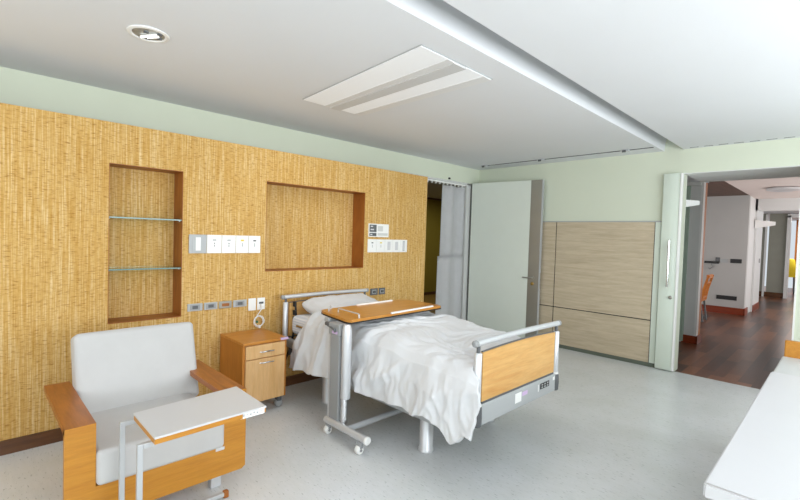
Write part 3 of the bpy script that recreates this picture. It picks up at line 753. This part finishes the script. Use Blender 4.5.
def interp(tab, x):
    if x <= tab[0][0]: return tab[0][1]
    for (a, b_), (c, d_) in zip(tab, tab[1:]):
        if x <= c:
            t = (x-a)/(c-a); t = t*t*(3-2*t); return b_+(d_-b_)*t
    return tab[-1][1]
HEM = [(-3.55, .215), (-3.40, .245), (-3.2, .27), (-3.0, .29), (-2.8, .30), (-2.6, .315), (-2.35, .285), (-2.1, .305), (-1.95, .30), (-1.8, .33), (-1.70, .29), (-1.60, .225), (-1.56, .25), (-1.52, .30)]
def ridge(v, sharp=2.0):
    return math.exp(-(noise.noise(v)*(2.6+sharp))**2)
def duvet():
    bm = BM(); NU, NT, ND_, NF = 250, 120, 72, 24
    yN, yF, R = 2.125, 3.205, .075
    rows = []
    def hx(y, v):   # head edge of the cover
        return -3.27+.10*noise.noise(Vector((y*3, 0, 4)))*.4
    for i in range(NU+1):
        u = i/NU; row = []
        for j in range(ND_+NT+NF+1):
            if j < ND_:             # near drape, from hem upwards
                q = 1-j/ND_; side = 1
            elif j <= ND_+NT: q = 0; side = 0
            else: q = (j-ND_-NT)/NF; side = -1
            xh = -3.285-(.22*q**.8 if side == 1 else 0)+.02*noise.noise(Vector((q*4, j*.03, 7)))
            xf = -1.538+((.075+.025*min(1, q*5))*(1-.22*q) if side == 1 else (.075*max(0, 1-(yF-yN)*(j-ND_)/NT/.028) if side == 0 else 0))
            x = xh+(xf-xh)*u
            ztop = interp([(-3.4, .775), (-3.1, .785), (-2.7, .782), (-2.3, .765), (-1.95, .735), (-1.6, .715)], x)
            if side == 0:
                s = (j-ND_)/NT; y = yN+(yF-yN)*s
                e = min(y-yN, yF-y); z = ztop
                if e < R*1.6:
                    k = 1-e/(R*1.6); z -= R*.9*(1-math.sqrt(max(0, 1-k*k)))
                z += .018*sin(pi*s)
                fall = min(1, e/.12)
            elif side == 1:
                hem = interp(HEM, x)+.045+.010*noise.noise(Vector((x*9, 0, 1)))
                z0 = ztop-R*.9; z = z0+(hem-z0)*q; y = yN-.012-.055*q**.7
                fall = 1
            else:
                z = ztop-R*.9-.30*q; y = yF+.01+.015*q; fall = 1
            P = Vector((x, y, z))
            # folds
            if side == 0:
                sx, sy = x, y
                w = Vector((noise.noise(Vector((sx*2.3, sy*2.3, 1))), noise.noise(Vector((sx*2.3, sy*2.3, 9))), 0))*.30
                a = sx*.55+sy*.85+w.x; b_ = -sx*.85+sy*.55+w.y       # b_ across the crease
                h = .016*ridge(Vector((a*1.5, b_*5.5, 3)), 2.0)+.009*ridge(Vector((b_*3+a*5, a*2.5, 8)), 2.5)
                h += .014*noise.noise(Vector((sx*2.6, sy*2.6, 5)))+.008*ridge(Vector((a*3.0, b_*12, 5)), 2)
                h += .004*noise.noise(Vector((a*9, b_*26, 2)))
                h += .004*ridge(Vector((a*5, b_*24, 6)), 1.5)
                h = (h-.012)*(.45+.55*fall)
                kk = max(0, 1-(y-yN)/.25)
                f2 = .026*ridge(Vector(((x+.22*0)*5.2+noise.noise(Vector((x*2, 0, 3)))*.9, .1, 12)), 2)
                z_add = h+kk*(f2-.008); P.z += z_add
                if y-yN < .03: P.y -= f2*.4*(1-(y-yN)/.03)
            elif side == 1:
                d_ = q*.5
                xx = x+.30*d_+.06*noise.noise(Vector((x*3, d_*3, 2)))
                f2 = .026*ridge(Vector((x*5.2+noise.noise(Vector((x*2, 0, 3)))*.9, .1, 12)), 2)
                f = .040*ridge(Vector((xx*4.4, d_*1.6, 20)), 1.8)+.013*ridge(Vector((xx*10-d_*3, d_*2.8, 31)), 2.2)+.005*ridge(Vector((xx*22-d_*9, d_*3.5, 51)), 1.5)+.003*noise.noise(Vector((xx*24, d_*9, 3)))
                f += .03*noise.noise(Vector((xx*2.2, d_*2.5, 40)))
                g = min(1, q*2.2)
                P.y -= (1-g)*f2*.4+g*(f-.010)
                P.z += (1-min(1, q*6))*(f2-.008)*1.0
                P.y -= .02*math.exp(-((x+1.62)/.10)**2)*q
                P.y = min(P.y, 2.128)
            else:
                P.y += .02*ridge(Vector((x*5, q, 3)))*q
            row.append(bm.verts.new(P))
        rows.append(row)
    for i in range(NU):
        for j in range(len(rows[0])-1): bm.faces.new((rows[i][j], rows[i+1][j], rows[i+1][j+1], rows[i][j+1]))
    bmesh.ops.smooth_vert(bm, verts=bm.verts[:], factor=.5, use_axis_x=True, use_axis_y=True, use_axis_z=True)
    bmesh.ops.recalc_face_normals(bm, faces=bm.faces[:])
    o = obj('duvet', bm, M['linen'], smooth=True, angle=180)
    m = o.modifiers.new('thickness', 'SOLIDIFY'); m.thickness = .022; m.offset = -1
    return o
dv = duvet()
tag(recenter(dv), 'rumpled white duvet spread over the hospital bed and hanging down its side', 'duvet')

# ------------------------------------------------------------ overbed table
O = thing('overbed_table', 'wheeled overbed table with beech top standing across the bed', 'overbed table', (-2.56, 2.0, 0))
CY = 1.955
bm = BM()
top = [(-2.52, 2.02), (-2.515, 2.00), (-2.56, 1.985), (-2.94, 2.045), (-3.0, 2.07), (-3.015, 2.11), (-3.065, 3.04), (-3.04, 3.09), (-2.98, 3.11), (-2.64, 3.11), (-2.58, 3.085), (-2.575, 3.05)]
slab(bm, top, .852, .872); tt = obj('table_top', bm, M['tt_wood'], O, label='beech table top with clipped corners')
bm = BM()
cx_, cy_ = -2.83, 2.56
slab(bm, [(cx_+(x-cx_)*1.008, cy_+(y-cy_)*1.006) for x, y in top], .842, .8525); obj('edge_band', bm, M['black'], tt, label='dark underside band')
for pts in ([(-2.50+.02, 2.075, .874), (-2.50+.01, 2.075, .915), (-2.84, 2.075+.04, .915), (-2.84, 2.075+.04, .874)],):
    bm = BM(); tube(bm, arc_path([(-2.545, 2.095, .868), (-2.545, 2.095, .902), (-2.84, 2.12, .902), (-2.84, 2.12, .868)], .02), .0055, 10); obj('corner_rail', bm, M['steel'], tt, smooth=True, label='bent wire guard rail')
bm = BM(); tube(bm, arc_path([(-2.92, 2.085, .868), (-2.92, 2.085, .902), (-3.0, 2.16, .902), (-3.0, 2.16, .868)], .02), .0055, 10); obj('corner_rail', bm, M['steel'], tt, smooth=True, label='bent wire guard rail')
def strip(name, a, b_, w=.008, z0=.872, z1=.884):
    bm = BM(); a, b_ = Vector(a), Vector(b_); n = Vector((-(b_-a).y, (b_-a).x)).normalized()*w
    slab(bm, [tuple(a+n), tuple(b_+n), tuple(b_-n), tuple(a-n)], z0, z1); obj(name, bm, M['white_matte'], tt, label='white raised edge strip')
strip('edge_strip', (-2.535, 2.42), (-2.585, 2.98)); strip('edge_strip', (-3.012, 2.45), (-3.035, 2.90))
bm = BM(); box(bm, -2.86, -2.80, 2.0, 3.19, .81, .842, .006); obj('under_beam', bm, M['grey_md'], O)
# near column
pbox('column_panel', M['grey_pl'], O, -2.668, -2.560, CY-.028, CY+.03, .115, .752, bev=.003, label='grey column panel')
bm = BM(); lathe(bm, [(.036, .30), (.036, .80), (.026, .842)], (-2.522, CY+.012, 0), 28); box(bm, -2.69, -2.672, CY-.025, CY+.025, .115, .75)
obj('column_sleeve', bm, M['steel'], O, smooth=True, angle=50, label='silver outer sleeve')
bm = BM(); lathe(bm, [(.028, .11), (.028, .31)], (-2.533, CY+.012, 0), 28); obj('inner_tube', bm, M['chrome'], O, smooth=True, angle=50)
hd = pbox('column_head', M['grey_pl'], O, -2.690, -2.555, CY-.034, CY+.055, .752, .840, bev=.010, seg=3)
bm = BM(); box(bm, -2.75, -2.69, CY-.03, CY, .805, .835, .01); tube(bm, [(-2.72, CY-.02, .81), (-2.60, CY-.045, .80), (-2.59, CY-.045, .78)], .008, 8); obj('release_lever', bm, M['grey_dk'], hd, smooth=True)
pbox('lilac_label', M['lilac'], hd, -2.64, -2.575, CY-.037, CY-.0345, .765, .785)
# far column
bm = BM(); lathe(bm, [(.03, .10), (.03, .84)], (-2.93, 3.24, 0), 20); obj('far_column', bm, M['white_matte'], O, smooth=True, angle=50)
pbox('far_column_head', M['grey_pl'], O, -2.96, -2.86, 3.17, 3.26, .80, .842, bev=.006)
# base
def barx(y, x0, x1, nm):
    bm = BM(); tube(bm, [(x0, y, .100), (x1, y, .100)], .026, 18); b_ = obj(nm, bm, M['steel'], O, smooth=True, angle=50)
    bm = BM(); lathe(bm, [(.028, -.004), (.028, .010), (.022, .016), (0, .016)], (x1, y, .100), 20, 'X'); obj('bar_cap', bm, M['white_matte'], b_, smooth=True)
barx(1.93, -2.70, -2.225, 'base_bar'); barx(3.24, -3.05, -2.35, 'base_bar')
bm = BM(); tube(bm, [(-2.455, 1.95, .10), (-2.455, 3.24, .10)], .022, 16); obj('cross_bar', bm, M['steel'], O, smooth=True)
for (x, y) in ((-2.672, 1.925), (-2.275, 1.905), (-3.0, 3.24), (-2.40, 3.24)):
    w_ = None
    bm = BM(); lathe(bm, [(0, -.020), (.025, -.020), (.030, -.014), (.030, .014), (.025, .020), (0, .020)], (x, y, .030), 22, 'X'); w_ = obj('caster', bm, M['white_matte'], O, smooth=True, angle=50, label='white-capped caster wheel')
    bm = BM(); box(bm, x-.024, x+.024, y-.010, y+.020, .038, .082, .008); lathe(bm, [(0, .021), (.010, .021), (.010, .025), (0, .025)], (x, y, .030), 12, 'X'); obj('caster_fork', bm, M['grey_pl'], w_)

# ------------------------------------------------------------ foreground desk on the right
D = thing('white_desk', 'long white desk top in the right foreground', 'desk', (.1, 2.56, 0))
bm = BM(); slab(bm, [(-.284, 1.660), (-.287, 3.47), (.42, 3.47), (.42, 1.660)], .70, .75); bmesh.ops.bevel(bm, geom=bm.edges[:], offset=.006, segments=3, affect='EDGES'); obj('desk_top', bm, M['white'], D, smooth=True, angle=60)
pbox('side_panel', M['white'], D, -.19, .40, 1.76, 1.79, 0, .70); pbox('side_panel', M['white'], D, -.19, .40, 3.38, 3.41, 0, .70); pbox('back_panel', M['white'], D, .37, .40, 1.79, 3.38, 0, .70)
D2 = thing('low_cabinet', 'pale grey-white cabinet with an orange wood end behind the white desk', 'cabinet', (.1, 3.8, 0))
bm = BM(); box(bm, -.282, .42, 3.476, 4.075, .0, .742, .012, 3); obj('body', bm, M['offwhite'], D2, smooth=True)
pbox('wood_end', M['o_wood_y'], D2, -.272, .42, 4.08, 4.12, .0, .853, bev=.006, label='orange wooden end panel')

# ------------------------------------------------------------ beyond the right doorway
def chair():
    X, Y = -2.13, 10.4
    t = thing('dining_chair', 'wooden chair with an open back and slim dark legs beyond the right doorway', 'chair', (X, Y, 0))
    pbox('seat', M['post_wood'], t, X-.22, X+.20, Y-.2, Y+.2, .40, .435, bev=.01)
    bm = BM()
    for y in (Y-.19, Y+.19): tube(bm, [(X+.18, y, .40), (X+.22, y, .65), (X+.29, y, .92)], .022, 8)
    box(bm, X+.255, X+.295, Y-.2, Y+.2, .86, .93, .005); box(bm, X+.235, X+.262, Y-.2, Y+.2, .75, .79, .005); box(bm, X+.18, X+.21, Y-.2, Y+.2, .46, .50, .005)
    obj('backrest', bm, M['post_wood'], t)
    for k in range(3):
        bm = BM(); tube(bm, [(X+.20, Y-.1+k*.1, .48), (X+.245, Y-.1+k*.1, .77)], .012, 6); obj('back_slat', bm, M['post_wood'], t)
    for (x, y) in ((X-.2, Y-.17), (X-.2, Y+.17), (X+.17, Y-.17), (X+.17, Y+.17)):
        bm = BM(); tube(bm, [(x, y, .40), (x+(.05 if x > X else -.02), y, 0)], .018, 8); obj('leg', bm, M['grey_dk'], t)
    for dy in (-.17, .17):
        bm = BM(); tube(bm, [(X-.215, Y+dy, .06), (X+.21, Y+dy, .06)], .014, 8); obj('stretcher', bm, M['grey_dk'], t)
chair()
def lp(name, label, cat, mat, *b, bev=.004):
    bm = BM(); box(bm, *b, bev=bev); return tag(recenter(obj(name, bm, M[mat])), label, cat)
lp('wall_fitting', 'black switch plate on the grey wall beyond the right doorway', 'switch', 'black', -1.78, -1.58, 11.985, 12, 1.13, 1.22)
lp('wall_socket', 'wide black socket strip low on the grey wall beyond the right doorway', 'socket', 'black', -2.0, -1.63, 11.985, 12, .31, .40)
t = thing('wall_bracket', 'dark swivel bracket with a dangling cord on the grey wall beyond the doorway', 'bracket', (-2.0, 12, 1.15))
pbox('mount_plate', M['grey_dk'], t, -2.05, -1.97, 11.98, 12, 1.12, 1.24); pbox('arm', M['black'], t, -2.25, -1.98, 11.93, 11.98, 1.10, 1.15, bev=.006); pbox('socket_face', M['grey_md'], t, -1.96, -1.82, 11.985, 12, 1.13, 1.21)
bm = BM(); tube(bm, [(-2.12, 11.95, 1.10), (-2.09, 11.96, 1.03), (-2.14, 11.96, .97), (-2.17, 11.96, 1.0)], .01, 6); obj('cord', bm, M['grey_pl'], t)
for (x, y, z, lb) in ((-1.5, 6.45, 2.0, 'white wedge-shaped wall sign high beside the sliding door opening'), (-1.46, 12.95, 2.0, 'white wedge-shaped wall sign further down the corridor')):
    k = 1 if y < 8 else 1.6
    bm = BM(); q = [(x-.02, y-.12*k), (x+.20*k, y+.02), (x-.02, y+.12*k)]
    a_ = [bm.verts.new((px_, py_, z)) for px_, py_ in q]; b_ = [bm.verts.new((px_-.0, py_, z+.05*k if i == 1 else z+.07*k)) for i, (px_, py_) in enumerate(q)]
    lowr = bm.verts.new((x-.02, y-.12*k, z-.05*k))
    bm.faces.new(a_[::-1]); bm.faces.new(b_)
    for i in range(3): bm.faces.new((a_[i], a_[(i+1) % 3], b_[(i+1) % 3], b_[i]))
    bm.faces.new((lowr, a_[0], a_[1])); bm.faces.new((lowr, a_[1], a_[2])); bm.faces.new((lowr, a_[2], a_[0]))
    tag(recenter(obj('wall_sign', bm, M['white_matte'])), lb, 'sign')
t = thing('ceiling_lamp', 'flat round ceiling lamp in the corridor beyond the right doorway', 'ceiling lamp', (-.85, 10.6, 2.6))
bm = BM(); lathe(bm, [(.22, 0), (.25, -.02), (.24, -.05), (.12, -.075), (0, -.08)], (-.85, 10.6, 2.6), 32); obj('diffuser', bm, M['white'], t, smooth=True)
t = thing('sprinkler', 'small sprinkler head on the corridor ceiling beyond the doorway', 'sprinkler', (-.80, 8.2, 2.6))
bm = BM(); lathe(bm, [(.03, 0), (.03, -.012), (.012, -.014), (.012, -.04), (.028, -.045), (.028, -.05), (0, -.05)], (-.80, 8.2, 2.6), 16); obj('head', bm, M['grey_dk'], t, smooth=True)
lp('wall_fitting', 'small grey door sensor on the white corridor wall', 'switch', 'grey_pl', -1.46, -1.45, 13.55, 13.68, 1.12, 1.22)  # a door sensor, filed under the shared switch category
t = thing('yellow_dress_stand', 'bright yellow cloth over a chair in the room at the corridor end', 'chair', (-1.15, 19.2, 0))
bm = BM(); prof = [(.16, .55), (.15, .8), (.10, 1.1), (.05, 1.15)]; lathe(bm, prof, (-1.25, 19.2, 0), 12); obj('cloth', bm, M['yellow_cloth'], t, smooth=True)
for dx in (-.12, .12):
    for dy in (-.12, .12):
        bm = BM(); tube(bm, [(-1.25+dx, 19.2+dy, 0), (-1.25+dx*.8, 19.2+dy*.8, .56)], .02, 8); obj('leg', bm, M['grey_dk'], t)

# ------------------------------------------------------------ lights
def area(name, loc, rot, sx, sy, power, col=(1, 1, 1), spread=180):
    l = bpy.data.lights.new(name, 'AREA'); l.shape = 'RECTANGLE'; l.size = sx; l.size_y = sy; l.energy = power; l.color = col; l.spread = radians(spread)
    o = bpy.data.objects.new(name, l); COL.objects.link(o); o.location = loc; o.rotation_euler = rot; return o
area('daylight_back_window', (-1.25, YB-.12, 1.52), (radians(115), 0, 0), 4.2, 1.7, 58, (.92, .965, 1))
area('daylight_right_window', (XR+.12, 1.8, 1.58), (radians(118), 0, radians(90)), 6.7, 1.5, 215, (.92, .965, 1))
area('room_light', (-2.49, 2.24, ZC-.03), (0, 0, 0), 1.4, .6, 8)
area('lounge_fill', (-3.2, 8.05, 1.5), (radians(95), 0, 0), 1.8, 1.5, 42)  # fill light added to brighten the lounge's far wall; no window here
area('corridor_fill', (1.55, 10.8, 1.2), (radians(120), 0, radians(90)), 3.6, 1.6, 120)  # added fill, tilted up to lift the corridor ceiling; the wall has no opening
area('corridor_end_light', (1.5, 15.2, 1.4), (radians(95), 0, radians(90)), 3, 1.6, 40)
area('end_room_light', (-1.0, 19.5, 2.45), (0, 0, 0), 1, 1, 60)
area('bathroom_light', (-6, 8, 2.4), (0, 0, 0), 1, 1, 15)

w = bpy.data.worlds.new('World'); S.world = w; w.use_nodes = True
w.node_tree.nodes['Background'].inputs[0].default_value = (.85, .93, 1, 1); w.node_tree.nodes['Background'].inputs[1].default_value = .8

# ------------------------------------------------------------ camera
cam = bpy.data.cameras.new('Camera'); co = bpy.data.objects.new('Camera', cam); COL.objects.link(co)
yaw, pitch, roll = radians(-45.457), radians(-1.843), radians(1.779)
f = Vector((sin(yaw)*cos(pitch), cos(yaw)*cos(pitch), sin(pitch))); r = Vector((cos(yaw), -sin(yaw), 0)); u = r.cross(f)
r2 = r*cos(roll)+u*sin(roll); u2 = -r*sin(roll)+u*cos(roll)
mw = Matrix((r2, u2, -f)).transposed().to_4x4(); mw.translation = Vector((0, 0, 1.5)); co.matrix_world = mw
cam.sensor_width = 36; cam.lens = 438.66/800*36; cam.clip_start = .05
S.camera = co
S.cycles.diffuse_bounces = 8; S.cycles.max_bounces = 14
S.view_settings.view_transform = 'Standard'; S.view_settings.look = 'None'; S.view_settings.gamma = 1
S.view_settings.use_curve_mapping = False; S.view_settings.exposure = 0
